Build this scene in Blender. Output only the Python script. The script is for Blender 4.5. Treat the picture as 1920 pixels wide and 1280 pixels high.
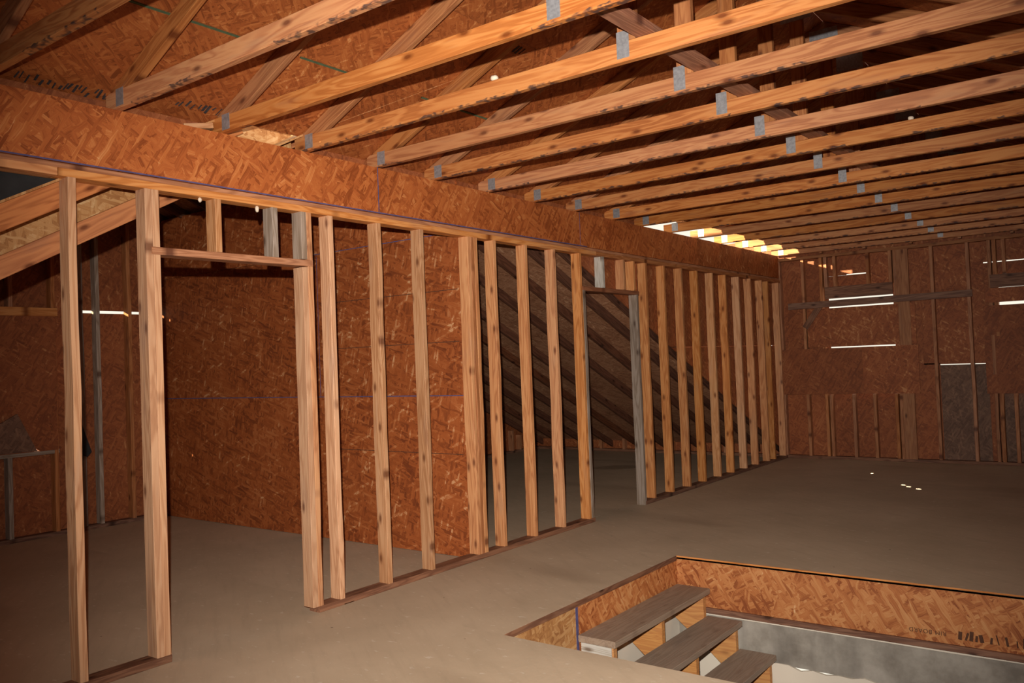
import bpy, bmesh, math, random
from mathutils import Vector, Matrix
random.seed(7)
for o in list(bpy.data.objects): bpy.data.objects.remove(o)
C = bpy.context.scene.collection
sc = bpy.context.scene

# ------------------------------------------------------------------ camera
R_ = Vector((0.79711408, 0.60257587, -0.03887745)); D_ = Vector((-0.04645064, -0.00300186, -0.99891608)); F_ = Vector((-0.60203943, 0.79805596, 0.0255972))
CAM = Vector((3.9679, -3.4789, 1.4248))
cd = bpy.data.cameras.new('camera'); cam = bpy.data.objects.new('camera', cd); C.objects.link(cam)
cam.matrix_world = Matrix(((R_.x, -D_.x, -F_.x, CAM.x), (R_.y, -D_.y, -F_.y, CAM.y), (R_.z, -D_.z, -F_.z, CAM.z), (0, 0, 0, 1)))
cd.lens = 29.66; cd.sensor_width = 36; cd.sensor_fit = 'HORIZONTAL'; cd.clip_start = 0.05
sc.camera = cam

# ------------------------------------------------------------------ daylight outside, flash on the camera
w = bpy.data.worlds.new('world'); sc.world = w; w.use_nodes = True
bg = w.node_tree.nodes['Background']; bg.inputs[0].default_value = (1.0, 0.93, 0.78, 1); bg.inputs[1].default_value = 1.05

def light(name, kind, loc, direction, energy, col=(1, 1, 1), **kw):
    l = bpy.data.lights.new(name, kind); l.energy = energy; l.color = col
    for k, v in kw.items(): setattr(l, k, v)
    o = bpy.data.objects.new(name, l); C.objects.link(o); o.location = loc
    o.rotation_euler = Vector(direction).to_track_quat('-Z', 'Y').to_euler()
    return o
# the camera's own flash, a hand's breadth above the lens
light('camera_flash', 'SPOT', CAM + Vector((-0.035, -0.02, 0.20)), F_ + R_*.055 + Vector((0, 0, -0.05)), 1580, (1, .93, .84), spot_size=math.radians(83), spot_blend=1.0, shadow_soft_size=0.012)
# low sun coming over the left-hand roof on to the ends of the far trusses
light('sun', 'SUN', (-6, -9, 6), (0.35, 0.93, -0.122), 15, (1, .80, .50), angle=0.01)

sc.view_settings.view_transform = 'Standard'; sc.view_settings.look = 'None'; sc.view_settings.gamma = 1; sc.view_settings.exposure = 0
sc.view_settings.use_curve_mapping = False

# ------------------------------------------------------------------ materials
def newmat(name):
    m = bpy.data.materials.new(name); m.use_nodes = True
    nt = m.node_tree; b = nt.nodes['Principled BSDF']
    return m, nt, b
class N:
    def __init__(s, nt): s.nt = nt
    def n(s, t, **kw):
        x = s.nt.nodes.new(t)
        for k, v in kw.items(): setattr(x, k, v)
        return x
    def link(s, a, b): s.nt.links.new(a, b)
    def setin(s, sock, v):
        if hasattr(v, 'is_linked') or hasattr(v, 'links'): s.link(v, sock)
        else: sock.default_value = v
    def math(s, op, a, b=0.0, c=None, clamp=False):
        x = s.n('ShaderNodeMath', operation=op, use_clamp=clamp); s.setin(x.inputs[0], a); s.setin(x.inputs[1], b)
        if c is not None: s.setin(x.inputs[2], c)
        return x.outputs[0]
    def mix(s, f, a, b):
        x = s.n('ShaderNodeMix', data_type='RGBA'); s.setin(x.inputs[0], f); s.setin(x.inputs[6], a); s.setin(x.inputs[7], b); return x.outputs[2]
    def ramp(s, f, stops, interp='LINEAR'):
        x = s.n('ShaderNodeValToRGB'); s.link(f, x.inputs[0]); cr = x.color_ramp; cr.interpolation = interp
        while len(cr.elements) < len(stops): cr.elements.new(.5)
        for e, (p, c) in zip(cr.elements, stops): e.position = p; e.color = (c[0], c[1], c[2], 1) if not isinstance(c, float) else (c, c, c, 1)
        return x.outputs[0]
    def mapping(s, v, loc=(0, 0, 0), rot=(0, 0, 0), scale=(1, 1, 1)):
        if any(rot):
            y = s.n('ShaderNodeMapping'); s.link(v, y.inputs[0]); y.inputs[2].default_value = rot; v = y.outputs[0]; rot = (0, 0, 0)
        x = s.n('ShaderNodeMapping'); s.link(v, x.inputs[0]); x.inputs[1].default_value = loc; x.inputs[2].default_value = rot; x.inputs[3].default_value = scale
        return x.outputs[0]
    def noise(s, v, scale=5, detail=2, rough=.5, dist=0):
        x = s.n('ShaderNodeTexNoise'); s.link(v, x.inputs['Vector']); x.inputs['Scale'].default_value = scale; x.inputs['Detail'].default_value = detail
        x.inputs['Roughness'].default_value = rough; x.inputs['Distortion'].default_value = dist; return x.outputs[0]
    def coord(s, mul=37.0):
        tc = s.n('ShaderNodeTexCoord'); oi = s.n('ShaderNodeObjectInfo')
        r = s.math('MULTIPLY', oi.outputs['Random'], mul)
        cx = s.n('ShaderNodeCombineXYZ'); s.link(r, cx.inputs[0]); s.link(s.math('MULTIPLY', r, 1.7), cx.inputs[1]); s.link(s.math('MULTIPLY', r, .37), cx.inputs[2])
        va = s.n('ShaderNodeVectorMath', operation='ADD'); s.link(tc.outputs['Object'], va.inputs[0]); s.link(cx.outputs[0], va.inputs[1])
        return va.outputs[0], oi.outputs['Random'], tc.outputs['Object']

def lumber(name, light_c, mid_c, dark_c, vary=.25, blotch=0.0, rough=.62, knots=1.0):
    m, nt, b = newmat(name); g = N(nt)
    v, rnd, raw = g.coord()
    # cathedral grain: stretched noise bent into growth lines
    st = g.mapping(v, scale=(1.1, 13, 13))
    n1 = g.noise(st, 1.0, 3, .55, .6)
    bands = g.math('SINE', g.math('MULTIPLY', n1, 46))
    bands = g.math('MULTIPLY_ADD', bands, .5, .5)
    fine = g.noise(g.mapping(v, scale=(4, 160, 160)), 1.0, 2, .6)
    big = g.noise(g.mapping(v, scale=(.9, 2.5, 2.5)), 1.0, 2, .5)
    f = g.math('ADD', g.math('MULTIPLY', bands, .42), g.math('ADD', g.math('MULTIPLY', fine, .25), g.math('MULTIPLY', big, .5)))
    col = g.ramp(f, [(.15, dark_c), (.5, mid_c), (.85, light_c)])
    # knots
    vo = g.n('ShaderNodeTexVoronoi', feature='F1', voronoi_dimensions='2D'); g.link(g.mapping(v, scale=(3.4, 8.5, 7.5)), vo.inputs['Vector']); vo.inputs['Scale'].default_value = 1.0
    sel = g.n('ShaderNodeSeparateColor'); g.link(vo.outputs['Color'], sel.inputs[0])
    on = g.math('GREATER_THAN', sel.outputs[0], .5)
    kn = g.math('MULTIPLY', g.ramp(vo.outputs['Distance'], [(.05, 1.0), (.085, .6), (.16, 0.0)]), on)
    col = g.mix(g.math('MULTIPLY', kn, .85 * knots), col, (dark_c[0] * .45, dark_c[1] * .34, dark_c[2] * .3, 1))
    # grey-blue handling and mill stain
    stn = g.ramp(g.noise(g.mapping(v, scale=(1.6, 9, 9)), 1.3, 3, .6), [(.56, 0.0), (.72, 1.0)])
    col = g.mix(g.math('MULTIPLY', stn, .22), col, (mid_c[1] * .75, mid_c[1] * .62, mid_c[1] * .6, 1))
    if blotch:
        sp = g.n('ShaderNodeSeparateXYZ'); g.link(raw, sp.inputs[0])
        low = g.math('LESS_THAN', g.math('ADD', sp.outputs[1], g.math('MULTIPLY', g.noise(g.mapping(v, scale=(24, 1, 1)), 1, 1), .022)), -.0245)
        nb = g.math('MULTIPLY', g.math('GREATER_THAN', g.noise(g.mapping(v, scale=(.9, .3, .3)), 1, 1), .47), g.ramp(g.noise(g.mapping(v, scale=(22, 30, 30)), 1, 2), [(.46, 0.0), (.60, .9)]))
        col = g.mix(g.math('MULTIPLY', g.math('MULTIPLY', low, nb), blotch), col, (.025, .022, .028, 1))
    hsv = g.n('ShaderNodeHueSaturation'); g.link(col, hsv.inputs['Color'])
    g.link(g.math('MULTIPLY_ADD', rnd, vary * 2, 1 - vary), hsv.inputs['Value'])
    r2 = g.math('FRACT', g.math('MULTIPLY', rnd, 7.31)); g.link(g.math('MULTIPLY_ADD', r2, .14, .90), hsv.inputs['Saturation'])
    g.link(hsv.outputs[0], b.inputs['Base Color']); b.inputs['Roughness'].default_value = rough
    b.inputs['Specular IOR Level'].default_value = .25
    bp = g.n('ShaderNodeBump'); bp.inputs['Strength'].default_value = .25; bp.inputs['Distance'].default_value = .004; g.link(f, bp.inputs['Height']); g.link(bp.outputs[0], b.inputs['Normal'])
    return m

def osb(name, stops, fl=1.0, vary=.12, rough=.6, stretch_angle=0.0, light_amt=.5, bands=True):
    """strand board: several layers of long flakes lying at different angles"""
    m, nt, b = newmat(name); g = N(nt)
    v, rnd, raw = g.coord()
    wob = g.n('ShaderNodeVectorMath', operation='ADD'); g.link(v, wob.inputs[0])
    nz = g.n('ShaderNodeTexNoise'); g.link(v, nz.inputs['Vector']); nz.inputs['Scale'].default_value = 14; nz.inputs['Detail'].default_value = 1
    sb = g.n('ShaderNodeVectorMath', operation='MULTIPLY_ADD'); g.link(nz.outputs[1], sb.inputs[0]); sb.inputs[1].default_value = (.02, .02, 0); sb.inputs[2].default_value = (-.01, -.01, 0)
    g.link(sb.outputs[0], wob.inputs[1]); wv = wob.outputs[0]
    val = None; grain = None
    layers = [(0.1, 12, 46, 0), (1.15, 13, 58, .50), (-.75, 11, 52, .55), (.5, 15, 66, .62), (2.1, 10, 72, .66)]
    for i, (a, sx, sy, thr) in enumerate(layers):
        mp = g.mapping(wv, loc=(i * 3.3, i * 1.9, 0), rot=(0, 0, a + stretch_angle), scale=(sx * fl, sy * fl, 5))
        vo = g.n('ShaderNodeTexVoronoi', feature='F1', distance='CHEBYCHEV'); g.link(mp, vo.inputs['Vector']); vo.inputs['Scale'].default_value = 1; vo.inputs['Randomness'].default_value = .9
        s = g.n('ShaderNodeSeparateColor'); g.link(vo.outputs['Color'], s.inputs[0])
        gr = g.noise(g.mapping(wv, rot=(0, 0, a + stretch_angle), scale=(9 * fl, 300 * fl, 5)), 1, 1, .6)
        if val is None: val = s.outputs[0]; grain = gr
        else:
            k = g.math('GREATER_THAN', s.outputs[1], thr)
            val = g.math('ADD', g.math('MULTIPLY', val, g.math('SUBTRACT', 1, k)), g.math('MULTIPLY', s.outputs[0], k))
            grain = g.math('ADD', g.math('MULTIPLY', grain, g.math('SUBTRACT', 1, k)), g.math('MULTIPLY', gr, k))
    # a few strands catch the eye: pale slivers lying across the rest
    hi = None
    for a, sx, sy in ((1.45, 7, 40), (.55, 8, 46)):
        mp = g.mapping(v, loc=(a * 7, a, 0), rot=(0, 0, a + stretch_angle), scale=(sx * fl, sy * fl, 5))
        vo = g.n('ShaderNodeTexVoronoi', feature='F1'); g.link(mp, vo.inputs['Vector']); vo.inputs['Scale'].default_value = 1
        s = g.n('ShaderNodeSeparateColor'); g.link(vo.outputs['Color'], s.inputs[0])
        k = g.math('MULTIPLY', g.math('GREATER_THAN', s.outputs[2], .75), g.ramp(vo.outputs['Distance'], [(.30, 1.0), (.42, 0.0)]))
        hi = k if hi is None else g.math('MAXIMUM', hi, k)
    cloud = g.noise(v, 2.4, 4, .65)
    cv = g.math('MULTIPLY_ADD', g.math('SUBTRACT', val, .5), .55, .42)
    f = g.math('ADD', cv, g.math('ADD', g.math('MULTIPLY', g.math('SUBTRACT', grain, .5), .60), g.math('ADD', g.math('MULTIPLY', g.math('SUBTRACT', cloud, .5), .75), g.math('MULTIPLY', hi, light_amt * .55))))
    col = g.ramp(f, stops)
    hsv = g.n('ShaderNodeHueSaturation'); g.link(col, hsv.inputs['Color']); g.link(g.math('MULTIPLY_ADD', rnd, vary * 2, 1 - vary), hsv.inputs['Value'])
    g.link(hsv.outputs[0], b.inputs['Base Color']); b.inputs['Roughness'].default_value = rough; b.inputs['Specular IOR Level'].default_value = .3
    bp = g.n('ShaderNodeBump'); bp.inputs['Strength'].default_value = .35; bp.inputs['Distance'].default_value = .003; g.link(f, bp.inputs['Height']); g.link(bp.outputs[0], b.inputs['Normal'])
    return m

def plain(name, col, rough=.7, metal=0, noise_amt=.2, scale=20, bump=0.0, col2=None):
    m, nt, b = newmat(name); g = N(nt); v, rnd, raw = g.coord()
    nz = g.noise(v, scale, 4, .6)
    c2 = col2 or tuple(c * (1 - noise_amt) for c in col)
    g.link(g.ramp(nz, [(.35, col), (.65, c2)]), b.inputs['Base Color'])
    b.inputs['Roughness'].default_value = rough; b.inputs['Metallic'].default_value = metal
    if bump:
        bp = g.n('ShaderNodeBump'); bp.inputs['Strength'].default_value = bump; bp.inputs['Distance'].default_value = .01; g.link(nz, bp.inputs['Height']); g.link(bp.outputs[0], b.inputs['Normal'])
    return m

M = {}
M['stud'] = lumber('stud_lumber', (.64, .34, .17), (.55, .265, .12), (.36, .14, .05), .2)
M['stud_o'] = lumber('stud_lumber_orange', (.66, .30, .11), (.56, .22, .07), (.34, .11, .03), .15)
M['grey'] = lumber('grey_lumber', (.40, .31, .25), (.30, .22, .16), (.19, .12, .08), .15)
M['pale'] = lumber('pale_lumber', (.62, .58, .52), (.5, .45, .38), (.35, .28, .2), .08)
M['plate'] = lumber('plate_lumber', (.48, .20, .085), (.38, .145, .055), (.22, .07, .025), .15)
M['dirty'] = lumber('dirty_lumber', (.27, .13, .075), (.19, .085, .05), (.09, .038, .022), .15)
M['chord'] = lumber('truss_lumber', (.52, .215, .068), (.44, .155, .044), (.27, .075, .018), .14, blotch=.9)
M['web'] = lumber('web_lumber', (.42, .165, .052), (.34, .12, .035), (.21, .06, .016), .15)
M['brace'] = lumber('brace_lumber', (.36, .15, .075), (.28, .11, .055), (.18, .06, .03), .1)
M['rafter'] = lumber('rafter_lumber', (.55, .20, .06), (.45, .15, .045), (.28, .08, .02), .1)
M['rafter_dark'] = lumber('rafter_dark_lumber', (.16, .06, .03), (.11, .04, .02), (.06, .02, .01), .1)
M['osb'] = osb('strand_board', [(.10, (.24, .055, .012)), (.38, (.40, .105, .026)), (.62, (.46, .135, .034)), (.80, (.56, .20, .06)), (.97, (.70, .37, .16))], fl=.78, light_amt=.8)
M['osb_roof'] = osb('strand_board_roof', [(.10, (.20, .05, .012)), (.38, (.33, .088, .022)), (.62, (.39, .115, .03)), (.82, (.47, .16, .045)), (.98, (.60, .27, .10))], stretch_angle=.3)
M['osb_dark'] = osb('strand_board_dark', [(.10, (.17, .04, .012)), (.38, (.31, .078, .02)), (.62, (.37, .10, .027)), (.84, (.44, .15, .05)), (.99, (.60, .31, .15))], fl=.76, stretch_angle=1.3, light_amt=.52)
M['osb_far'] = osb('strand_board_far', [(.10, (.20, .055, .02)), (.45, (.30, .088, .03)), (.75, (.36, .115, .04)), (.98, (.50, .22, .09))], fl=.8)
M['osb_old'] = osb('strand_board_weathered', [(.10, (.10, .05, .032)), (.45, (.15, .078, .05)), (.98, (.24, .13, .08))], fl=.8)
M['osb_light'] = osb('strand_board_light', [(.10, (.36, .15, .05)), (.38, (.52, .25, .09)), (.62, (.60, .32, .13)), (.95, (.74, .47, .23))], fl=.8, stretch_angle=1.2)
M['osb_rim'] = osb('strand_board_rim', [(.10, (.26, .07, .02)), (.36, (.46, .16, .05)), (.62, (.55, .23, .08)), (.85, (.62, .30, .12)), (.98, (.74, .46, .24))], fl=.8, light_amt=.7)
M['osb_bay'] = osb('strand_board_bay', [(.10, (.26, .11, .055)), (.45, (.40, .19, .10)), (.75, (.48, .25, .14)), (.98, (.62, .37, .22))], fl=.8)
M['steel'] = plain('galvanised_plate', (.42, .42, .44), .45, .55, .3, 60)
M['felt'] = plain('roofing_felt', (.022, .021, .022), .8, 0, .4, 12)
M['chalk'] = plain('blue_chalk', (.10, .09, .22), .9, 0, .3, 30)
M['green'] = plain('green_paint', (.07, .10, .045), .9, 0, .3, 30)
M['seam'] = plain('dark_line', (.10, .04, .02), .9, 0, .3, 30)
M['ink'] = plain('stamp_ink', (.05, .035, .035), .8, 0, .6, 60)
M['white'] = plain('cream_drywall', (.80, .72, .60), .8, 0, .06, 3)
M['foam'] = plain('white_foam', (.75, .62, .48), .7, 0, .1, 40)
M['tread'] = lumber('tread_lumber', (.36, .265, .195), (.32, .23, .165), (.26, .18, .13), .05, knots=.3)
M['stringer'] = lumber('stringer_lumber', (.60, .27, .06), (.52, .21, .045), (.38, .13, .03), .05, knots=.5)
# concrete
m, nt, b = newmat('concrete'); g = N(nt); v, r, raw = g.coord()
c = g.ramp(g.noise(v, 3.5, 6, .65), [(.3, (.20, .175, .145)), (.5, (.34, .31, .265)), (.72, (.46, .42, .37))])
c = g.mix(g.ramp(g.noise(g.mapping(v, scale=(3, .6, 3)), 2.5, 3), [(.5, 0.0), (.75, .5)]), c, (.13, .115, .10, 1))
g.link(c, b.inputs['Base Color']); b.inputs['Roughness'].default_value = .85
bp = g.n('ShaderNodeBump'); bp.inputs['Strength'].default_value = .2; g.link(g.noise(v, 40, 4), bp.inputs['Height']); g.link(bp.outputs[0], b.inputs['Normal'])
M['concrete'] = m
# dusty plywood floor
m, nt, b = newmat('dusty_floor'); g = N(nt); v, r, raw = g.coord(0)
c = g.ramp(g.noise(raw, 1.1, 5, .6), [(.3, (.52, .40, .275)), (.55, (.60, .465, .325)), (.75, (.66, .52, .37))])
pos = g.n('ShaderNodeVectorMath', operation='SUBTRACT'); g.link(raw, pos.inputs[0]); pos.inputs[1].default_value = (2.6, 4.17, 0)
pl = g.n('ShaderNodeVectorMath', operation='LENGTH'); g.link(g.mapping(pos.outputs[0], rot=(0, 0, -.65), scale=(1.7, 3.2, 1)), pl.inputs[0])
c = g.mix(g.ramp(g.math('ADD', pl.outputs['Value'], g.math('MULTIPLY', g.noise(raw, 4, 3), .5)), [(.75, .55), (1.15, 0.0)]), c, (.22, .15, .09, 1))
sw = g.noise(g.mapping(raw, rot=(0, 0, .6), scale=(1.2, 9, 1)), 2, 4, .6)
c = g.mix(g.ramp(sw, [(.5, 0.0), (.75, .35)]), c, (.44, .335, .23, 1))
sp = g.n('ShaderNodeTexVoronoi', feature='F1'); g.link(g.mapping(raw, scale=(1, 1, 1)), sp.inputs['Vector']); sp.inputs['Scale'].default_value = 5
ss = g.n('ShaderNodeSeparateColor'); g.link(sp.outputs['Color'], ss.inputs[0])
dots = g.math('MULTIPLY', g.math('LESS_THAN', sp.outputs['Distance'], .035), g.math('GREATER_THAN', ss.outputs[0], .6))
c = g.mix(g.math('MULTIPLY', dots, .7), c, (.08, .045, .03, 1))
sepf = g.n('ShaderNodeSeparateXYZ'); g.link(raw, sepf.inputs[0])
nearhole = g.math('MULTIPLY', g.math('GREATER_THAN', sepf.outputs[0], .9), 1.0)
fl = g.math('MULTIPLY', g.ramp(g.noise(g.mapping(raw, scale=(1, 1.8, 1)), 14, 3, .6), [(.63, 0.0), (.7, 1.0)]), nearhole)
c = g.mix(g.math('MULTIPLY', fl, .45), c, (.8, .72, .6, 1))
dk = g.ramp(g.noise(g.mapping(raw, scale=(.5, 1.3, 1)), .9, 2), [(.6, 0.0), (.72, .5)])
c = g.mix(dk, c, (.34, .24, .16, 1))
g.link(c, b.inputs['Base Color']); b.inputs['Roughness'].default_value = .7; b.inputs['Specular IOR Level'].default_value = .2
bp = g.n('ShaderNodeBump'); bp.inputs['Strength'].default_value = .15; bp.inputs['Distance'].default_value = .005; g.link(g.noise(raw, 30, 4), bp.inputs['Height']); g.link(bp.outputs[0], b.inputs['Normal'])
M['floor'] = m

# ------------------------------------------------------------------ helpers
def root(name, loc=(0, 0, 0), kind=None, label=None, cat=None, group=None):
    o = bpy.data.objects.new(name, None); C.objects.link(o); o.location = loc; o.empty_display_size = .1
    if kind: o['kind'] = kind
    if label: o['label'] = label
    if cat: o['category'] = cat
    if group: o['group'] = group
    return o
def link(name, me, mat, parent, mw, label=None):
    o = bpy.data.objects.new(name, me); C.objects.link(o)
    if not me.materials: me.materials.append(mat)
    if parent is not None:
        o.parent = parent
        base = Vector((0, 0, 0)); p = parent
        base = p.get('_w') and Vector(p['_w']) or Vector(p.location)
        mw = Matrix.Translation(-base) @ mw
    o.matrix_local = mw
    if label: o['label'] = label
    return o
cache = {}
def beam_mesh(L, wd, th, bend=0.0, seed=0, mat=''):
    key = (round(L, 4), wd, th, bend, seed, mat)
    if key in cache: return cache[key]
    bm = bmesh.new(); rr = random.Random(seed); n = 1 if not bend else 7
    c = .0025; prof = [(-wd/2, -th/2+c), (-wd/2+c, -th/2), (wd/2-c, -th/2), (wd/2, -th/2+c), (wd/2, th/2-c), (wd/2-c, th/2), (-wd/2+c, th/2), (-wd/2, th/2-c)]
    rings = []
    for i in range(n + 1):
        oy = oz = 0
        if bend and 0 < i < n: oy = rr.uniform(-bend, bend); oz = rr.uniform(-bend, bend)
        rings.append([bm.verts.new((L * i / n, y + oy, z + oz)) for y, z in prof])
    for i in range(n):
        for j in range(8): bm.faces.new((rings[i][j], rings[i][(j+1) % 8], rings[i+1][(j+1) % 8], rings[i+1][j]))
    bm.faces.new(rings[0][::-1]); bm.faces.new(rings[-1])
    bmesh.ops.recalc_face_normals(bm, faces=bm.faces)
    me = bpy.data.meshes.new('beam'); bm.to_mesh(me); bm.free(); cache[key] = me
    return me
def board(name, p0, p1, wd, th, wdir, mat, parent=None, bend=0.0, seed=0, label=None):
    """a stick from p0 to p1 (centre line); wd is measured along wdir, th across it"""
    p0 = Vector(p0); p1 = Vector(p1); x = (p1 - p0); L = x.length; x.normalize()
    y = Vector(wdir); y = (y - x * y.dot(x)).normalized(); z = x.cross(y)
    mw = Matrix(((x.x, y.x, z.x, p0.x), (x.y, y.y, z.y, p0.y), (x.z, y.z, z.z, p0.z), (0, 0, 0, 1)))
    return link(name, beam_mesh(L, wd, th, bend, seed, mat), M[mat], parent, mw, label)
def slab_mesh(outline, th):
    bm = bmesh.new()
    a = [bm.verts.new((x, y, 0)) for x, y in outline]; b2 = [bm.verts.new((x, y, -th)) for x, y in outline]
    n = len(outline); bm.faces.new(a); bm.faces.new(b2[::-1])
    for i in range(n): bm.faces.new((a[i], b2[i], b2[(i+1) % n], a[(i+1) % n]))
    bmesh.ops.recalc_face_normals(bm, faces=bm.faces)
    me = bpy.data.meshes.new('slab'); bm.to_mesh(me); bm.free(); return me
def panel(name, org, u, v, outline, th, mat, parent=None, label=None):
    """flat sheet: outline in (u,v) from org; the face lies in the u-v plane, thickness goes along -(u x v)"""
    u = Vector(u).normalized(); v = Vector(v); v = (v - u * v.dot(u)).normalized(); nn = u.cross(v); org = Vector(org)
    if not isinstance(outline[0], (tuple, list)): a, b_ = outline; outline = [(0, 0), (a, 0), (a, b_), (0, b_)]
    mw = Matrix(((u.x, v.x, nn.x, org.x), (u.y, v.y, nn.y, org.y), (u.z, v.z, nn.z, org.z), (0, 0, 0, 1)))
    return link(name, slab_mesh(outline, th), M[mat], parent, mw, label)

T = .0381; W4 = .0889
ZT, ZB, ZC = 2.370, 2.434, 2.736          # underside of plate, top of plates, top of the board-clad beam
YE = 7.90
# ------------------------------------------------------------------ FLOOR (with the stair opening)
HX0, HX1, HY0, HY1 = 1.19, 4.25, 0.03, 2.06
fl_root = root('floor', kind='structure')
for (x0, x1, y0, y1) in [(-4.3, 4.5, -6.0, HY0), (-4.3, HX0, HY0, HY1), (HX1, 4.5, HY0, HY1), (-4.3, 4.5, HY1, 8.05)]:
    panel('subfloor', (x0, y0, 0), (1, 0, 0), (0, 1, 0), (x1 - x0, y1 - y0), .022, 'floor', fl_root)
# ------------------------------------------------------------------ WALL LEFT: framed partition with the board-clad beam above
wl = root('wall_left', kind='structure')
xs = -W4 / 2
def stud(y_right, mat, z0=T, z1=ZT, xo=0, bend=.0035, name='stud', parent=wl, seed=None):
    """y_right: far edge of the front face"""
    s = int(y_right * 1000) if seed is None else seed
    return board(name, (xs + xo, y_right - T/2, z0), (xs + xo, y_right - T/2, z1), W4, T, (1, 0, 0), mat, parent, bend if z1 - z0 > 1 else 0, s)
for y in (-5.6, -5.2, -4.8, -4.4, -4.0, -3.6, -3.2, -2.8, -2.4, -2.0): stud(y, 'stud')
stud(-1.555, 'stud'); stud(-1.142 - T, 'stud'); stud(-1.142, 'stud')
stud(-.167 - T, 'stud', T, 2.04); stud(-.167, 'stud_o')
board('stud', (xs, -.167-T*1.5, 2.09), (xs, -.167-T*1.5, ZT), W4, T, (1, 0, 0), 'grey', wl)
for k, mt in ((0, 'stud'), (1, 'stud'), (2, 'stud'), (4, 'stud_o'), (5, 'stud_o'), (6, 'stud_o'), (7, 'stud_o')): stud(k * .4064, mt)
# corner post
stud(1.397, 'stud_o'); stud(1.397 - .0762, 'stud_o'); stud(1.397 - T, 'plate'); 
stud(2.845 + T + .008, 'grey', T, 2.045)            # trimmer of far doorway
stud(3.86, 'grey', 0, 2.045); stud(4.06, 'stud_o')
for y, mt in ((4.462, 'stud_o'), (4.866, 'stud_o'), (5.26, 'stud_o'), (5.672, 'stud'), (6.045, 'stud_o'), (6.446, 'stud'), (6.828, 'stud_o'), (7.217, 'stud_o'), (7.437, 'stud_o'), (7.84, 'stud_o')): stud(y, mt)
# door heads and the short studs above them
board('header', (xs, -1.19, 2.06), (xs, -.17, 2.066), W4 + .012, T, (1, 0, 0), 'plate', wl)
for y, mt in ((-.80, 'stud'), (-.43, 'grey')): board('cripple_stud', (xs, y, 2.083), (xs, y, ZT), W4, T, (1, 0, 0), mt, wl)
board('header', (xs, 2.86, 2.062), (xs, 3.88, 2.062), W4, T, (1, 0, 0), 'brace', wl)
for y, mt in ((3.22, 'pale'), (3.60, 'stud_o'), (3.80, 'stud_o')): board('cripple_stud', (xs, y, 2.083), (xs, y, ZT), W4, T, (1, 0, 0), mt, wl)
# bottom plates run between the doorways
for a, b_ in ((-5.8, -1.142), (-.20, 2.90), (3.84, 7.88)): board('bottom_plate', (xs, a, T/2), (xs, b_, T/2), W4 + .004, T, (1, 0, 0), 'dirty', wl, .002, 3)
board('top_plate', (xs, -5.8, ZT + T/2), (xs, -1.64, ZT + T/2), W4 + .004, T, (1, 0, 0), 'stud_o', wl)
board('top_plate', (xs, -1.635, ZT + T/2), (xs, 3.1, ZT + T/2), W4, T, (1, 0, 0), 'stud_o', wl)
board('top_plate', (xs, 3.1, ZT + T/2), (xs, 7.88, ZT + T/2), W4, T, (1, 0, 0), 'plate', wl)
board('top_plate', (xs - .01, -5.8, ZB - .013), (xs - .01, 7.88, ZB - .013), W4, .026, (1, 0, 0), 'plate', wl)
# beam skin: four-foot-by-eight sheets ripped into strips
for a, b_ in ((-5.8, -4.49), (-4.488, -2.05), (-2.047, .393), (.397, 2.838), (2.842, 5.28), (5.284, 7.86)):
    panel('beam_panel', (-.004, a, ZB + .002), (0, 1, 0), (0, 0, 1), (b_ - a, ZC - ZB - .002), .012, 'osb', wl)
board('beam_core', (-.06, -5.8, (ZB + ZC)/2), (-.06, 7.86, (ZB + ZC)/2), ZC - ZB - .01, .08, (0, 0, 1), 'plate', wl)
panel('chalk_line', (.0012, -5.8, ZB + .001), (0, 1, 0), (0, 0, 1), (8.75, .007), .001, 'chalk', wl)
panel('chalk_line', (.0012, .392, ZB + .01), (0, 1, 0), (0, 0, 1), (.006, ZC - ZB - .01), .001, 'chalk', wl)
panel('chalk_line', (.0012, 2.838, ZB + .01), (0, 1, 0), (0, 0, 1), (.005, ZC - ZB - .01), .001, 'chalk', wl)

# outside sheathing of the partition above the lower side roof
for (ya, yb_) in ((1.6, 4.02), (4.023, 6.45), (6.453, 7.95)):
    for (za, zb_) in ((0, 1.524), (1.531, ZC + .001)):
        zl = lambda y: 3.576 + .03 - .44*y
        if max(zl(ya), zl(yb_)) < za: poly = [(ya, za), (yb_, za), (yb_, zb_), (ya, zb_)]
        else:
            poly = []
            y_at = lambda z: (3.606 - z)/.44
            if zl(yb_) >= zb_: continue
            if zl(yb_) > za: poly = [(yb_, zl(yb_))]
            else: poly = [(max(ya, y_at(za)), za), (yb_, za)]
            poly += [(yb_, zb_)]
            if zl(ya) >= zb_: poly += [(y_at(zb_), zb_)]
            else: poly += [(ya, zb_)] + ([(ya, zl(ya))] if zl(ya) > za else [])
        panel('outer_panel', (-W4 - .004, 0, 0), (0, 1, 0), (0, 0, 1), poly, .012, 'osb_far', wl)
panel('outer_panel', (-.105, -5.8, ZB), (0, 1, 0), (0, 0, 1), (5.04, .365), .010, 'osb_far', wl)
panel('outer_panel', (-.105, -.06, ZB), (0, 1, 0), (0, 0, 1), (4.21, .392), .010, 'osb_far', wl)
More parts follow.
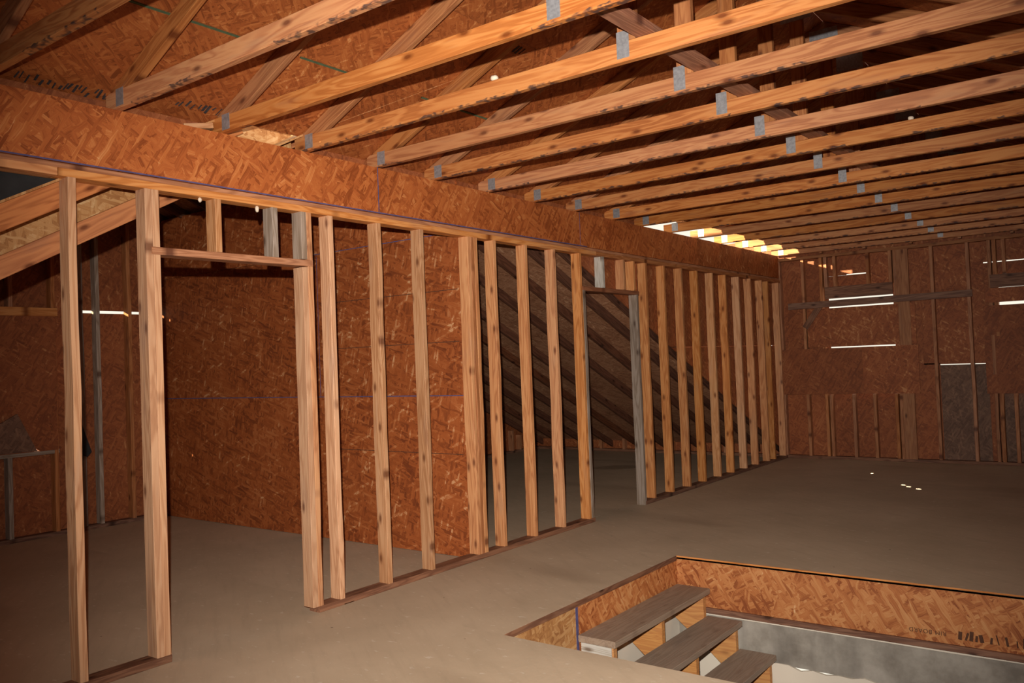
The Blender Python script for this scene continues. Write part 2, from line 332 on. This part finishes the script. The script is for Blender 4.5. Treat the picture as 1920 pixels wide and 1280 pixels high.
# ------------------------------------------------------------------ WALL MIDDLE: sheet-clad wall between the two side bays
wm = root('wall_middle', kind='structure')
AR, CR = .44, 3.576                                     # right-hand side slope: underside z = CR - AR*y
AL, CL = .54, 2.83                                      # left-hand side slope: underside z = CL + AL*y
YM = 1.29
ztop = CR - AR * YM + .02
for (z0, z1) in ((.004, 1.198), (1.202, 2.418), (2.422, ztop)):
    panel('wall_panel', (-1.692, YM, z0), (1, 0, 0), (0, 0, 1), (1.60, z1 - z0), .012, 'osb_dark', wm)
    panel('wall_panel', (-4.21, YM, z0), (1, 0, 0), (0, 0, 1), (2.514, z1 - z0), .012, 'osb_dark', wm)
panel('chalk_line', (-4.1, YM - .001, 1.196), (1, 0, 0), (0, 0, 1), (4.0, .007), .001, 'chalk', wm)
panel('chalk_line', (-1.9, YM - .001, 2.417), (1, 0, 0), (0, 0, 1), (1.8, .006), .001, 'chalk', wm)
panel('chalk_line', (-1.700, YM - .001, 1.2), (1, 0, 0), (0, 0, 1), (.005, 1.2), .001, 'chalk', wm)
for z in (.76, 1.60, 1.99): panel('pencil_line', (-1.65, YM - .001, z), (1, 0, 0), (0, 0, 1), (1.53, .005), .001, 'seam', wm)
for i in range(10): board('stud', (-4.1 + i * .41, YM + .065, 0), (-4.1 + i * .41, YM + .065, ztop - .03), W4, T, (0, 1, 0), 'stud', wm)
board('bottom_plate', (-4.2, YM + .065, T/2), (-.1, YM + .065, T/2), W4, T, (0, 1, 0), 'dirty', wm)

# ------------------------------------------------------------------ WALL FAR LEFT: outside wall of the left bay
wf = root('wall_far_left', kind='structure'); XO = -4.225
def fpan(y0, y1, z0, z1, mat='osb_far'): panel('wall_panel', (XO, y0, z0), (0, 1, 0), (0, 0, 1), (y1 - y0 + .004, z1 - z0), .012, mat, wf)
for a, b_ in ((-5.8, -4.70), (-4.697, -3.48), (-3.477, -2.26), (-2.257, -.80)):
    fpan(a, b_, 0, 1.8)
    fpan(a, b_, 1.80, 3.3)
fpan(-.80, .23, 0, .80); fpan(-.80, .23, 2.10, 3.4)
fpan(.233, .48, 0, 1.2); fpan(.233, .48, 1.2, 3.4)
fpan(.48, 1.40, 0, 2.068); fpan(.48, 1.40, 2.094, 3.4)
fpan(1.403, 3.6, 0, 3.2, 'osb_far'); fpan(3.603, 5.9, 0, 2.2); fpan(5.903, 8.0, 0, 1.2)
xf = XO + W4/2
for y, mt in ((-5.0, 'plate'), (-4.2, 'plate'), (-3.4, 'plate'), (-2.6, 'plate'), (-2.0, 'plate'), (-1.4, 'plate'), (-1.0, 'plate'), (.21, 'plate'), (.40, 'plate'), (.465, 'grey'), (.625, 'grey'), (.945, 'plate'), (1.375, 'plate'), (1.44, 'grey')):
    board('stud', (xf, y, T), (xf, y, min(2.55 + AL * min(y, .77) , 2.55 + AL*.77)), W4, T, (1, 0, 0), mt, wf, .003, int(y*100))
for y in (-.62, -.19): board('cripple_stud', (xf, y, T), (xf, y, .76), W4, T, (1, 0, 0), 'grey', wf)
for y in (-.55, -.16): board('cripple_stud', (xf, y, 2.09), (xf, y, 2.45), W4, T, (1, 0, 0), 'plate', wf)
for y in (1.95, 2.35, 2.75, 3.15, 3.55, 3.95, 4.35, 4.75, 5.15, 5.55, 5.95, 6.35, 6.8, 7.2, 7.4, 7.6):
    board('stud', (xf, y, T), (xf, y, max(.1, CR - AR * y - .05)), W4, T, (1, 0, 0), 'plate', wf)
board('bottom_plate', (xf, -5.8, T/2), (xf, 7.95, T/2), W4, T, (1, 0, 0), 'dirty', wf)
board('window_head', (xf + .01, -1.0, 2.062), (xf + .01, .235, 2.062), W4 + .03, .078, (1, 0, 0), 'stud_o', wf)
board('window_sill', (xf, -1.0, .775), (xf, .235, .775), W4, T, (1, 0, 0), 'grey', wf)
# board nailed over the window hole, light showing past its corner
panel('cover_board', (XO + .10, -.95, .79), (0, 1, 0), (0, 0, 1), [(0, 0), (.955, 0), (.945, .05), (1.01, 0), (1.17, 0), (1.17, 1.24), (0, 1.24)], .012, 'osb_far', wf)

# ------------------------------------------------------------------ WALL BACK: gable end
wb = root('wall_back', kind='structure'); YO = YE + W4
def bpan(x0, x1, z0, z1, mat='osb_far', name='wall_panel'): panel(name, (x0, YO, z0), (1, 0, 0), (0, 0, 1), (x1 - x0 + .004, z1 - z0), .012, mat, wb)
bpan(-4.3, -2.2, 0, 3.0); bpan(-2.197, -.98, 0, 3.0); bpan(-.977, -.19, 0, 1.525); bpan(-.977, -.19, 1.530, 3.0); bpan(-.187, .60, 0, 1.22); bpan(-.187, .60, 1.22, 2.9)
bpan(.603, 1.40, 0, .87); bpan(.603, 1.10, 2.24, 2.405); bpan(1.103, 1.40, 2.24, 2.9); bpan(.603, .84, 2.407, 2.9); bpan(.843, 1.10, 2.42, 2.9)
bpan(1.403, 1.90, 0, 1.22); bpan(1.403, 1.72, 1.22, 2.9); bpan(1.723, 2.42, 1.206, 2.9); bpan(1.903, 2.42, 0, 1.197, 'osb_old')
bpan(2.423, 2.53, 0, 2.4); bpan(2.53, 3.40, 0, .86, 'osb_old'); bpan(2.53, 3.40, 2.24, 2.40); bpan(2.423, 3.40, 2.412, 2.9)
bpan(3.403, 4.5, 0, 2.9)
yb = YE + W4/2
panel('gable_panel', (-.2, YO, 2.903), (1, 0, 0), (0, 0, 1), [(0, 0), (4.7, 0), (2.4, .98)], .012, 'osb_far', wb)
for i in range(7): board('stud', (.55 + i*.55, YE + W4/2, 2.72), (.55 + i*.55, YE + W4/2, 2.80 + .44*(.50 + i*.55 if i < 3 else 3.83 - i*.55)), W4, T, (0, 1, 0), 'plate', wb)
def bstud(x, z0=T, z1=2.66, mat='plate', name='stud'): board(name, (x, yb, z0), (x, yb, z1), W4, T, (0, 1, 0), mat, wb, .003 if z1 - z0 > 1 else 0, int(x*100))
for x, mt in ((-.06, 'stud_o'), (-.02, 'plate'), (.30, 'plate'), (.54, 'plate'), (1.455, 'plate'), (1.50, 'plate'), (1.875, 'plate'), (2.27, 'plate'), (2.50, 'plate'), (2.555, 'plate'), (3.42, 'plate'), (3.47, 'plate'), (3.87, 'plate'), (4.28, 'plate')): bstud(x, mat=mt)
board('stud', (1.545, yb - .035, T), (1.545, yb - .035, 2.66), .14, T, (1, 0, 0), 'web', wb)
for x in (.60, .885, 1.14, 1.40, 2.70, 3.0, 3.3): bstud(x, T, .85, 'plate', 'cripple_stud')
for x in (.60, .715, 1.13, 1.40, 2.65, 3.05, 3.3): bstud(x, 2.25, 2.66, 'plate', 'cripple_stud')
for i in range(9): bstud(-.5 - i * .41, T, max(.1, CR - AR * 7.9 + .25), 'plate', 'stud')
board('bottom_plate', (-4.2, yb, T/2), (4.45, yb, T/2), W4, T, (0, 1, 0), 'dirty', wb)
board('top_plate', (-.1, yb, 2.68), (4.45, yb, 2.68), W4, T, (0, 1, 0), 'web', wb)
board('header', (.59, YE - .012, 2.184), (1.425, YE - .012, 2.184), .155, .025, (0, 0, 1), 'dirty', wb)
board('header', (2.50, YE - .012, 2.17), (3.45, YE - .012, 2.17), .155, .025, (0, 0, 1), 'dirty', wb)
board('batten', (.10, YE - .02, 2.038), (2.31, YE - .02, 2.050), .085, .02, (0, 0, 1), 'dirty', wb)
board('batten', (.31, YE - .012, 1.74), (.52, YE - .012, 2.03), .08, .018, (1, 0, 0), 'dirty', wb)
YC = YE - .002
def cover(x0, x1, z0, z1, y=YC): panel('cover_board', (x0, y, z0), (1, 0, 0), (0, 0, 1), (x1 - x0, z1 - z0), .012, 'osb_far', wb)
cover(.335, 1.67, 1.474, 1.983)
cover(-.09, 1.0185, .855, 1.458, YC - .016); cover(1.019, 1.685, .855, 1.458, YC - .016)
cover(2.41, 3.48, .845, 1.885); cover(2.44, 3.45, 1.92, 2.09)
# ------------------------------------------------------------------ walls out of frame that close the room
wr = root('wall_right', kind='structure')
for i in range(6): panel('wall_panel', (4.45, -6.0 + i*2.44, 0), (0, -1, 0), (0, 0, 1), [(0, 0), (-2.437, 0), (-2.437, 2.75), (0, 2.75)], .012, 'osb_far', wr)
wn = root('wall_near', kind='structure')
panel('wall_panel', (4.5, -6.0, 0), (-1, 0, 0), (0, 0, 1), (4.6, 4.0), .012, 'osb_far', wn)
panel('wall_panel', (-.1, -6.0, 0), (-1, 0, 0), (0, 0, 1), (4.2, 3.0), .012, 'osb_far', wn)

# spot lamps added inside the gable gaps, standing in for sunbeams on the floor
for (fx, fy, dg) in ((1.86, 5.98, .45), (1.93, 5.88, .42), (2.05, 5.76, .45), (1.36, 6.74, .25)):
    src = Vector((1.02 if fy < 6.5 else .9, 7.86, 1.992 if fy < 6.5 else 1.466))
    light('added_sunbeam', 'SPOT', src, Vector((fx, fy, 0)) - src, 1400, (1, .86, .62), spot_size=math.radians(dg*2), spot_blend=.4, shadow_soft_size=.0005)
# ------------------------------------------------------------------ CEILING: main roof deck
ce = root('ceiling', kind='structure')
AM, ZM = .44, 2.848           # underside z = ZM + AM*x
XR = 2.19
sl = math.sqrt(1 + AM*AM)
def roofpan(x0, x1, y0, y1, mat='osb_roof'):
    # underside faces down: u along -y so that u x v points down
    panel('roof_panel', (x0, y1, ZM + AM*x0), (0, -1, 0), (1, 0, AM), (y1 - y0, (x1 - x0) * sl), -.012, mat, ce)
def roofpan_r(x0, x1, y0, y1):
    z = lambda x: ZM + AM*(2*XR - x)
    panel('roof_panel', (x0, y1, z(x0)), (0, -1, 0), (1, 0, -AM), (y1 - y0, (x1 - x0) * sl), -.012, 'osb_roof', ce)
ysA = [-6.0, -4.37, -1.93, .51, 2.95, 5.39, 8.0]; ysB = [-6.0, -3.15, -.71, 1.73, 4.17, 6.61, 8.0]
rows = [(-.16, .505, ysA), (.505, 1.08, ysB), (1.08, XR, ysA)]
for (x0, x1, ys) in rows:
    for a, b_ in zip(ys, ys[1:]):
        if x0 < 0:
            if b_ <= -.7: roofpan(x0, x1 - .002, a, b_ - .003)
            elif a < -.7: roofpan(x0, x1 - .002, a, -.75); roofpan(-.04, x1 - .002, -.748, -.06); roofpan(-.12, x1 - .002, -.058, b_ - .003)
            elif a > 0 and b_ < 4: roofpan(-.12, x1 - .002, a, b_ - .003)
            elif a > 2 and a < 4 and b_ > 4: roofpan(-.12, x1 - .002, a, 4.15); roofpan(.055, x1 - .002, 4.153, b_ - .003)
            elif a > 4: roofpan(.055, x1 - .002, a, b_ - .003)
            elif b_ > 4: roofpan(-.04, x1 - .002, a, 4.15); roofpan(.055, x1 - .002, 4.153, b_ - .003)
            else: roofpan(-.04, x1 - .002, a, b_ - .003)
        else: roofpan(x0, x1 - .002, a, b_ - .003)
for (x0, x1, ys) in [(XR, 3.3, ysB), (3.3, 4.55, ysA)]:
    for a, b_ in zip(ys, ys[1:]): roofpan_r(x0, x1 - .002, a, b_ - .003)
def on_roof(x, y, d=.0015): return Vector((x, y, ZM + AM*x - d))
for a, b_ in ((-1.75, -.95), (-.62, -.3), (.3, 1.2)):
    board('painted_line', on_roof(.497, a), on_roof(.497, b_), .012, .0015, (1, 0, AM), 'green', ce)
# smudged grade stamps near the eave
rs = random.Random(4)
def stamp(y0, n, x0=-.11, h=.075, step=.024):
    y = y0
    for i in range(n):
        wdt = rs.choice((.004, .006, .01, .014)); hh = h * rs.uniform(.35, 1)
        xx = x0 + rs.uniform(0, h - hh)
        board('stamp_mark', on_roof(xx, y + rs.uniform(-.006, .006)), on_roof(xx + hh, y + .004), wdt, .0012, (0, 1, 0), 'ink', ce)
        y += step * rs.uniform(.6, 1.5)
stamp(-1.78, 22); stamp(-1.40, 4, -.10, .06); stamp(-1.02, 10, -.03, .06); stamp(.30, 9, 1.16, .05); stamp(.45, 7, 1.0, .06)

# side-bay roof (cross gable) to the left
cl = root('ceiling_left', kind='structure')
YR = (CR - CL) / (AL + AR)
def raf_l(x, c, y0=-5.0, y1=None, mat='rafter', wd=W4):
    y1 = YR if y1 is None else y1; nrm = Vector((0, -AL, 1)).normalized()
    z = lambda y: c + AL*y
    off = nrm * wd/2
    board('rafter', Vector((x, y0, z(y0))) + off, Vector((x, y1, z(y1))) + off, wd, T, nrm, mat, cl)
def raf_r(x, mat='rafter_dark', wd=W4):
    nrm = Vector((0, AR, 1)).normalized(); off = nrm * wd/2; y0, y1 = YR, 8.02
    z = lambda y: CR - AR*y
    board('rafter', Vector((x, y0, z(y0))) + off, Vector((x, y1, z(y1))) + off, wd, T, nrm, mat, cl)
raf_l(-.125, 3.095, y1=-.55, wd=.115); raf_l(-.385, 2.856, wd=.10)
panel('roof_panel', (-.415, 0, 0), (0, 1, 0), (0, 0, 1), [(-4.6, 2.90 - AL*4.6), (-.30, 2.90 - AL*.30), (-.30, 3.20 - AL*.30), (-4.6, 3.20 - AL*4.6)], .012, 'osb_light', cl)
raf_l(-.73, CL)
for x in (-1.34, -1.95, -2.56, -3.17, -3.78, -4.15): raf_l(x, CL)
for x in (-.02-.13, -.44, -.86, -1.33, -1.88, -2.33, -2.80, -3.27, -3.73, -4.13): raf_r(x)
# decking
panel('valley_panel', (-.20, -.76, 2.5), (0, 1, 0), (0, 0, 1), (.62, .42), .012, 'osb_light', cl)
dl = .10 * math.sqrt(1 + AL*AL) + .003
sL = math.sqrt(1 + AL*AL); sR = math.sqrt(1 + AR*AR)
panel('roof_panel', (-4.3, -5.2, CL + dl - AL*5.2), (1, 0, 0), (0, -1, -AL), [(0, 0), (3.87, 0), (3.87, -(YR + 5.2)*sL), (0, -(YR+5.2)*sL)], -.012, 'osb_light', cl)
# twisted strip of decking that climbs from the inner rafter to the outer one
def quad(name, pts, mat, parent, th=.012):
    bm = bmesh.new(); vs = [bm.verts.new(p) for p in pts]; up = [bm.verts.new(Vector(p) + Vector((0, 0, th))) for p in pts]
    bm.faces.new(vs); bm.faces.new(up[::-1]); n = len(pts)
    for i in range(n): bm.faces.new((vs[i], up[i], up[(i+1) % n], vs[(i+1) % n]))
    bmesh.ops.recalc_face_normals(bm, faces=bm.faces)
    me = bpy.data.meshes.new(name); bm.to_mesh(me); bm.free()
    return link(name, me, M[mat], parent, Matrix.Identity(4))
zt_ = lambda c, y: c + AL*y
quad('roof_panel', [(-.43, -4.5, zt_(3.195, -4.5)), (-.06, -4.5, zt_(3.095 + .13, -4.5)), (-.06, -.62, zt_(3.095 + .13, -.62)), (-.43, -.62, zt_(3.195, -.62))], 'osb_light', cl)
quad('roof_panel', [(-.78, -.618, zt_(CL + .108, -.618)), (-.10, -.618, zt_(CL + .108, -.618)), (.0, YR, zt_(CL + .108, YR)), (-.78, YR, zt_(CL + .108, YR))], 'osb_light', cl)
quad('valley_panel', [(-.10, -.60, zt_(CL + .108, -.60)), (.0, -.17, zt_(CL + .108, -.17)), (1.14, YR, zt_(CL + .108, YR)), (-.02, YR, zt_(CL + .108, YR))], 'osb_light', cl)
dr = W4 * sR + .003
quad('valley_panel', [(-.02, YR, CR + dr - AR*YR), (1.14, YR, CR + dr - AR*YR), (.0, 1.87, CR + dr - AR*1.87), (-.02, 1.87, CR + dr - AR*1.87)], 'osb_dark', cl)
for a, b_ in ((-4.3, -2.2), (-2.197, -.11)):
    for y0, y1 in ((YR, 3.1), (3.103, 5.5), (5.503, 8.0)):
        panel('roof_panel', (a, y1, CR + dr - AR*y1), (1, 0, 0), (0, 1, -AR), [(0, 0), (b_ - a, 0), (b_ - a, -(y1 - y0)*sR), (0, -(y1-y0)*sR)], -.012, 'osb_bay', cl)

# ------------------------------------------------------------------ TRUSSES
ty = {-3: -3.15, -2: -2.55, -1: -1.95, 0: -1.339, 1: -.75, 2: -.185, 3: .405, 4: .955, 5: 1.56, 6: 2.16, 7: 2.78, 8: 3.44, 9: 4.02, 10: 4.66, 11: 5.31, 12: 5.96, 13: 6.60, 14: 7.23, 15: 7.86}
ordn = ['frontmost', 'second', 'third', 'fourth', 'fifth', 'sixth', 'seventh', 'eighth', 'ninth', 'tenth', 'eleventh', 'twelfth', 'thirteenth', 'fourteenth', 'fifteenth', 'sixteenth', 'seventeenth', 'eighteenth']
extra = {0: 'beside smudged ink stamps', 1: 'beside the pale block on the beam', 2: 'carrying a white foam lump', 3: 'with dark blotches below', 4: 'just past the beam seam', 5: 'above the corner post', 15: 'hard against the back gable wall', -1: 'across the upper left corner'}
XL = 4.40
for k, y in ty.items():
    if k < -2: continue
    i = k + 2
    lab = '%s roof truss from the near end' % ordn[i]
    if k in (11, 12, 13, 14): lab += ', left end in sunlight'
    elif k in extra: lab = '%s roof truss from the near end, %s' % (ordn[i], extra[k])
    t = root('roof_truss', (0, y, ZC), label=lab, cat='roof truss', group='roof trusses over the room')
    lift = .0 if k < 15 else 0
    zc = ZC + W4/2 + lift
    board('bottom_chord', (-.085, y, zc), (XL, y, zc), W4, T, (0, 0, 1), 'chord', t)
    # top chords, flush with the deck
    nL = Vector((-AM, 0, 1)).normalized(); z0 = ZM - .002
    def tc(x): return Vector((x, y, z0 + AM*x)) - nL * W4/2
    x_in = .07
    board('top_chord', tc(-.03 if k < 10 else .05), tc(XR + .02), W4, T*.98, nL, 'web', t)
    nR = Vector((AM, 0, 1)).normalized()
    def tcr(x): return Vector((x, y, z0 + AM*(2*XR - x))) - nR * W4/2
    board('top_chord', tcr(XR + .02), tcr(4.38), W4, T*.98, nR, 'web', t)
    board('king_post', (XR, y, ZC + W4), (XR, y, z0 + AM*XR - W4), W4, T*.96, (1, 0, 0), 'web', t)
    # steel connector plates on the camera side
    yy = y - T/2 - .0012
    xm = 2.20 - .013*max(0, k)
    def plate(x, z, ww, hh):
        o = panel('connector_plate', (x - ww/2, yy, z - hh/2), (1, 0, 0), (0, 0, 1), (ww, hh), .001, 'steel', t)
        return o
    hp = plate(.045, ZC + .052, .068, .085)
    for q in range(5): panel('plate_rib', (.045 - .030 + q*.0135, yy - .001, ZC + .014), (1, 0, 0), (0, 0, 1), (.006, .076), .001, 'steel', hp) if k < 8 else None
    plate(xm, ZC + .075, .062, .12)
    plate(XR, z0 + AM*XR - .12, .20, .13)
# fix plate_rib offsets: their parent is the plate, so place them relative to it
for o in list(bpy.data.objects):
    if o.name.startswith('plate_rib'):
        p = o.parent; wp = p.parent.matrix_basis @ p.matrix_basis
        q = o.matrix_local.copy(); q = Matrix.Translation(Vector(p.location)) @ q    # undo the generic offset
        o.matrix_local = wp.inverted() @ q
# lateral brace lying on the bottom chords beside the posts
lb = board('lateral_brace', (2.285, -3.2, ZC + W4 + T/2 + .001), (2.285, 7.80, ZC + W4 + T/2 + .001), W4, T, (1, 0, 0), 'brace')
lb['label'] = 'long brown brace board lying on top of the truss bottom chords beside the posts'; lb['category'] = 'brace'

# small loose things on the framing
def lump(name, loc, r, mat, label, cat, sc_=(1, 1, .8), group=None):
    bm = bmesh.new(); bmesh.ops.create_icosphere(bm, subdivisions=2, radius=r); rr = random.Random(int(r*1e5))
    for v in bm.verts: v.co *= rr.uniform(.9, 1.08); v.co.x *= sc_[0]; v.co.y *= sc_[1]; v.co.z *= sc_[2]
    me = bpy.data.meshes.new(name); bm.to_mesh(me); bm.free()
    for p in me.polygons: p.use_smooth = True
    o = link(name, me, M[mat], None, Matrix.Translation(loc)); o['label'] = label; o['category'] = cat
    return o
lump('foam_lump', (1.44, ty[2] - .002, ZC + W4 + .014), .02, 'foam', 'small round white foam lump on the fifth truss chord from the near end', 'foam')
lump('foam_lump', (2.86, ty[6], ZC + W4 + .012), .018, 'foam', 'small white foam lump on a truss chord towards the upper right', 'foam')
lump('foam_drip', (-.03, -.89, ZT - .012), .011, 'foam', 'tiny white foam drip under the top plate, left of the short studs', 'foam', (1, 1, 1.2))
lump('foam_drip', (-.03, -.53, ZT - .016), .012, 'foam', 'tiny white foam drip between the two short studs over the near doorway', 'foam', (1, 1, 1.6))
wbk = board('wood_block', (-.10, -.93, ZC + .02), (-.03, -.80, ZC + .035), .055, .03, (1, 0, 0), 'stud')
wbk['label'] = 'short pale offcut of lumber lying on top of the board-clad beam'; wbk['category'] = 'wood block'
# torn felt above the outer rafter and hanging flap, tilted board at the side window
fs = panel('felt_sheet', (-.100, 0, 0), (0, 1, 0), (0, 0, 1), [(-2.6, 1.826), (-1.53, 2.403), (-2.6, 2.403)], .002, 'felt', cl)
fs['label'] = 'black roofing felt'
ff = panel('felt_flap', (XO + .14, .378, 1.14), (0, 1, 0), (0, 0, 1), [(0, 0), (.13, -.40), (.09, -.445), (-.02, -.40)], .004, 'felt', None)
ff['label'] = 'torn black felt flap hanging behind the leftmost stud'; ff['category'] = 'roofing felt'
tb = panel('tilted_board', (XO + .155, -.75, .80), (0, 1, 0), (0, 0, 1), [(0, 0), (.76, 0), (.60, .345), (.40, .235), (.0, .05)], .02, 'osb_old', None)
tb['label'] = 'grey weathered offcut leaning in the side window at far left'; tb['category'] = 'board'

# ------------------------------------------------------------------ STAIRWELL
sw = root('wall_stairwell', kind='structure')
D1 = -.335
# left side
panel('rim_board', (HX0, .745, -.022), (0, 1, 0), (0, 0, -1), (HY1 - .745, -D1 - .022), -.02, 'osb_rim', sw)
panel('rim_board', (HX0, HY0 - .03, -.022), (0, 1, 0), (0, 0, -1), (.735 - HY0 + .03, -D1 - .022), -.02, 'osb_light', sw)
panel('painted_strip', (HX0 + .001, .722, -.024), (0, 1, 0), (0, 0, -1), (.026, .31), -.003, 'chalk', sw)
board('edge_strip', (HX0 - .003, HY0, -.018), (HX0 - .003, HY1, -.018), .035, .012, (0, 0, 1), 'dirty', sw)
panel('drywall', (HX0, HY0 - .6, D1), (0, 1, 0), (0, 0, -1), (3.2, 2.4), -.02, 'white', sw)
# far side
panel('rim_board', (HX0 - .02, HY1, -.010), (1, 0, 0), (0, 0, -1), (3.2, -D1 - .010), -.02, 'osb_rim', sw)
board('edge_strip', (HX0, HY1 - .0005, -.005), (HX1, HY1 + .0008, -.005), .011, .004, (0, 0, 1), 'stud_o', sw)
board('sill_plate', (HX0, HY1 - .003, D1 - .02), (HX1, HY1 - .003, D1 - .02), .038, .03, (0, 0, 1), 'dirty', sw)
panel('concrete_band', (HX0 - .02, HY1 + .002, D1 - .04), (1, 0, 0), (0, 0, -1), (3.2, .27), -.15, 'concrete', sw)
board('mortar_edge', (HX0, HY1 - .002, D1 - .046), (HX1, HY1 - .002, D1 - .046), .012, .008, (0, 0, 1), 'white', sw, .002, 5)
rr = random.Random(3); n = 40; pts = [(0, 2.2), (0, .0)] + [(3.2*i/n, rr.uniform(-.018, .018)) for i in range(1, n)] + [(3.2, 0), (3.2, 2.2)]
panel('drywall', (HX0 - .02, HY1 - .006, D1 - .31), (1, 0, 0), (0, 0, -1), pts, -.02, 'white', sw)
# right and near sides, lower floor
panel('drywall', (HX1, HY0, -.022), (0, 1, 0), (0, 0, -1), (2.1, 2.7), .02, 'white', sw)
panel('rim_board', (HX0, HY0, -.022), (1, 0, 0), (0, 0, -1), (HX1 - HX0, 2.7), .02, 'osb_rim', sw)
panel('lower_floor', (HX0 - .1, HY0 - .1, -2.72), (1, 0, 0), (0, 1, 0), (3.3, 2.4), .02, 'concrete', sw)
# print on the rim board, upside down as it is there
def text(body, size, org, mat, parent, th=.0008):
    cu = bpy.data.curves.new('rim_print', 'FONT'); cu.body = body; cu.size = size; cu.extrude = th; cu.space_character = 1.15
    o = bpy.data.objects.new('rim_print', cu); C.objects.link(o); o.parent = parent
    o.matrix_local = Matrix(((-1, 0, 0, org[0]), (0, 0, -1, org[1]), (0, -1, 0, org[2]), (0, 0, 0, 1)))
    cu.materials.append(M[mat]); return o
text('RIM BOARD', .035, (2.93, HY1 - .0015, -.268), 'ink_soft' if 'ink_soft' in M else 'seam', sw)
rs = random.Random(12); x = 3.0
while x < 3.9:
    h = rs.uniform(.035, .06)
    board('rim_print', (x, HY1 - .0005, -.30), (x + rs.uniform(-.015, .015), HY1 - .0005, -.30 + h), rs.choice((.006, .012, .02)), .001, (1, 0, 0), 'seam', sw); x += rs.uniform(.02, .05)

# staircase
st = root('staircase', (1.19, 1.35, -.19), label='wooden staircase with worn brown treads going down through the floor opening', cat='staircase')
Y0, Y1 = .72, 2.02
run, rise = .225, .19
for i in range(10):
    x0 = 1.205 + i*run; z = -.19 - i*rise
    board('tread', (x0 + .125, Y0, z - .02), (x0 + .125, Y1, z - .02), .25, .038, (1, 0, 0), 'tread', st)
def stringer(y):
    out = []; x = 0.0; z = 0.0; xs_ = 1.215; zs_ = -.19 - .04
    top = [(0, 0)]
    for i in range(10): top += [(i*run + .215, -i*rise), (i*run + .215, -(i+1)*rise)]
    bot = [(10*run - .02, -10*rise - .0), (10*run - .25, -10*rise), (.215, -.345), (.0, -.18)]
    # drop the duplicate corner
    pts = top + bot[1:]
    panel('stringer', (xs_, y, zs_), (1, 0, 0), (0, 0, 1), pts, T, 'stringer', st)
for y in (Y0 + .02, 1.34, 1.96): stringer(y)
panel('end_block', (1.215, Y0 + .012, -.235), (1, 0, 0), (0, 0, -1), (.205, .14), -.006, 'pale', st)
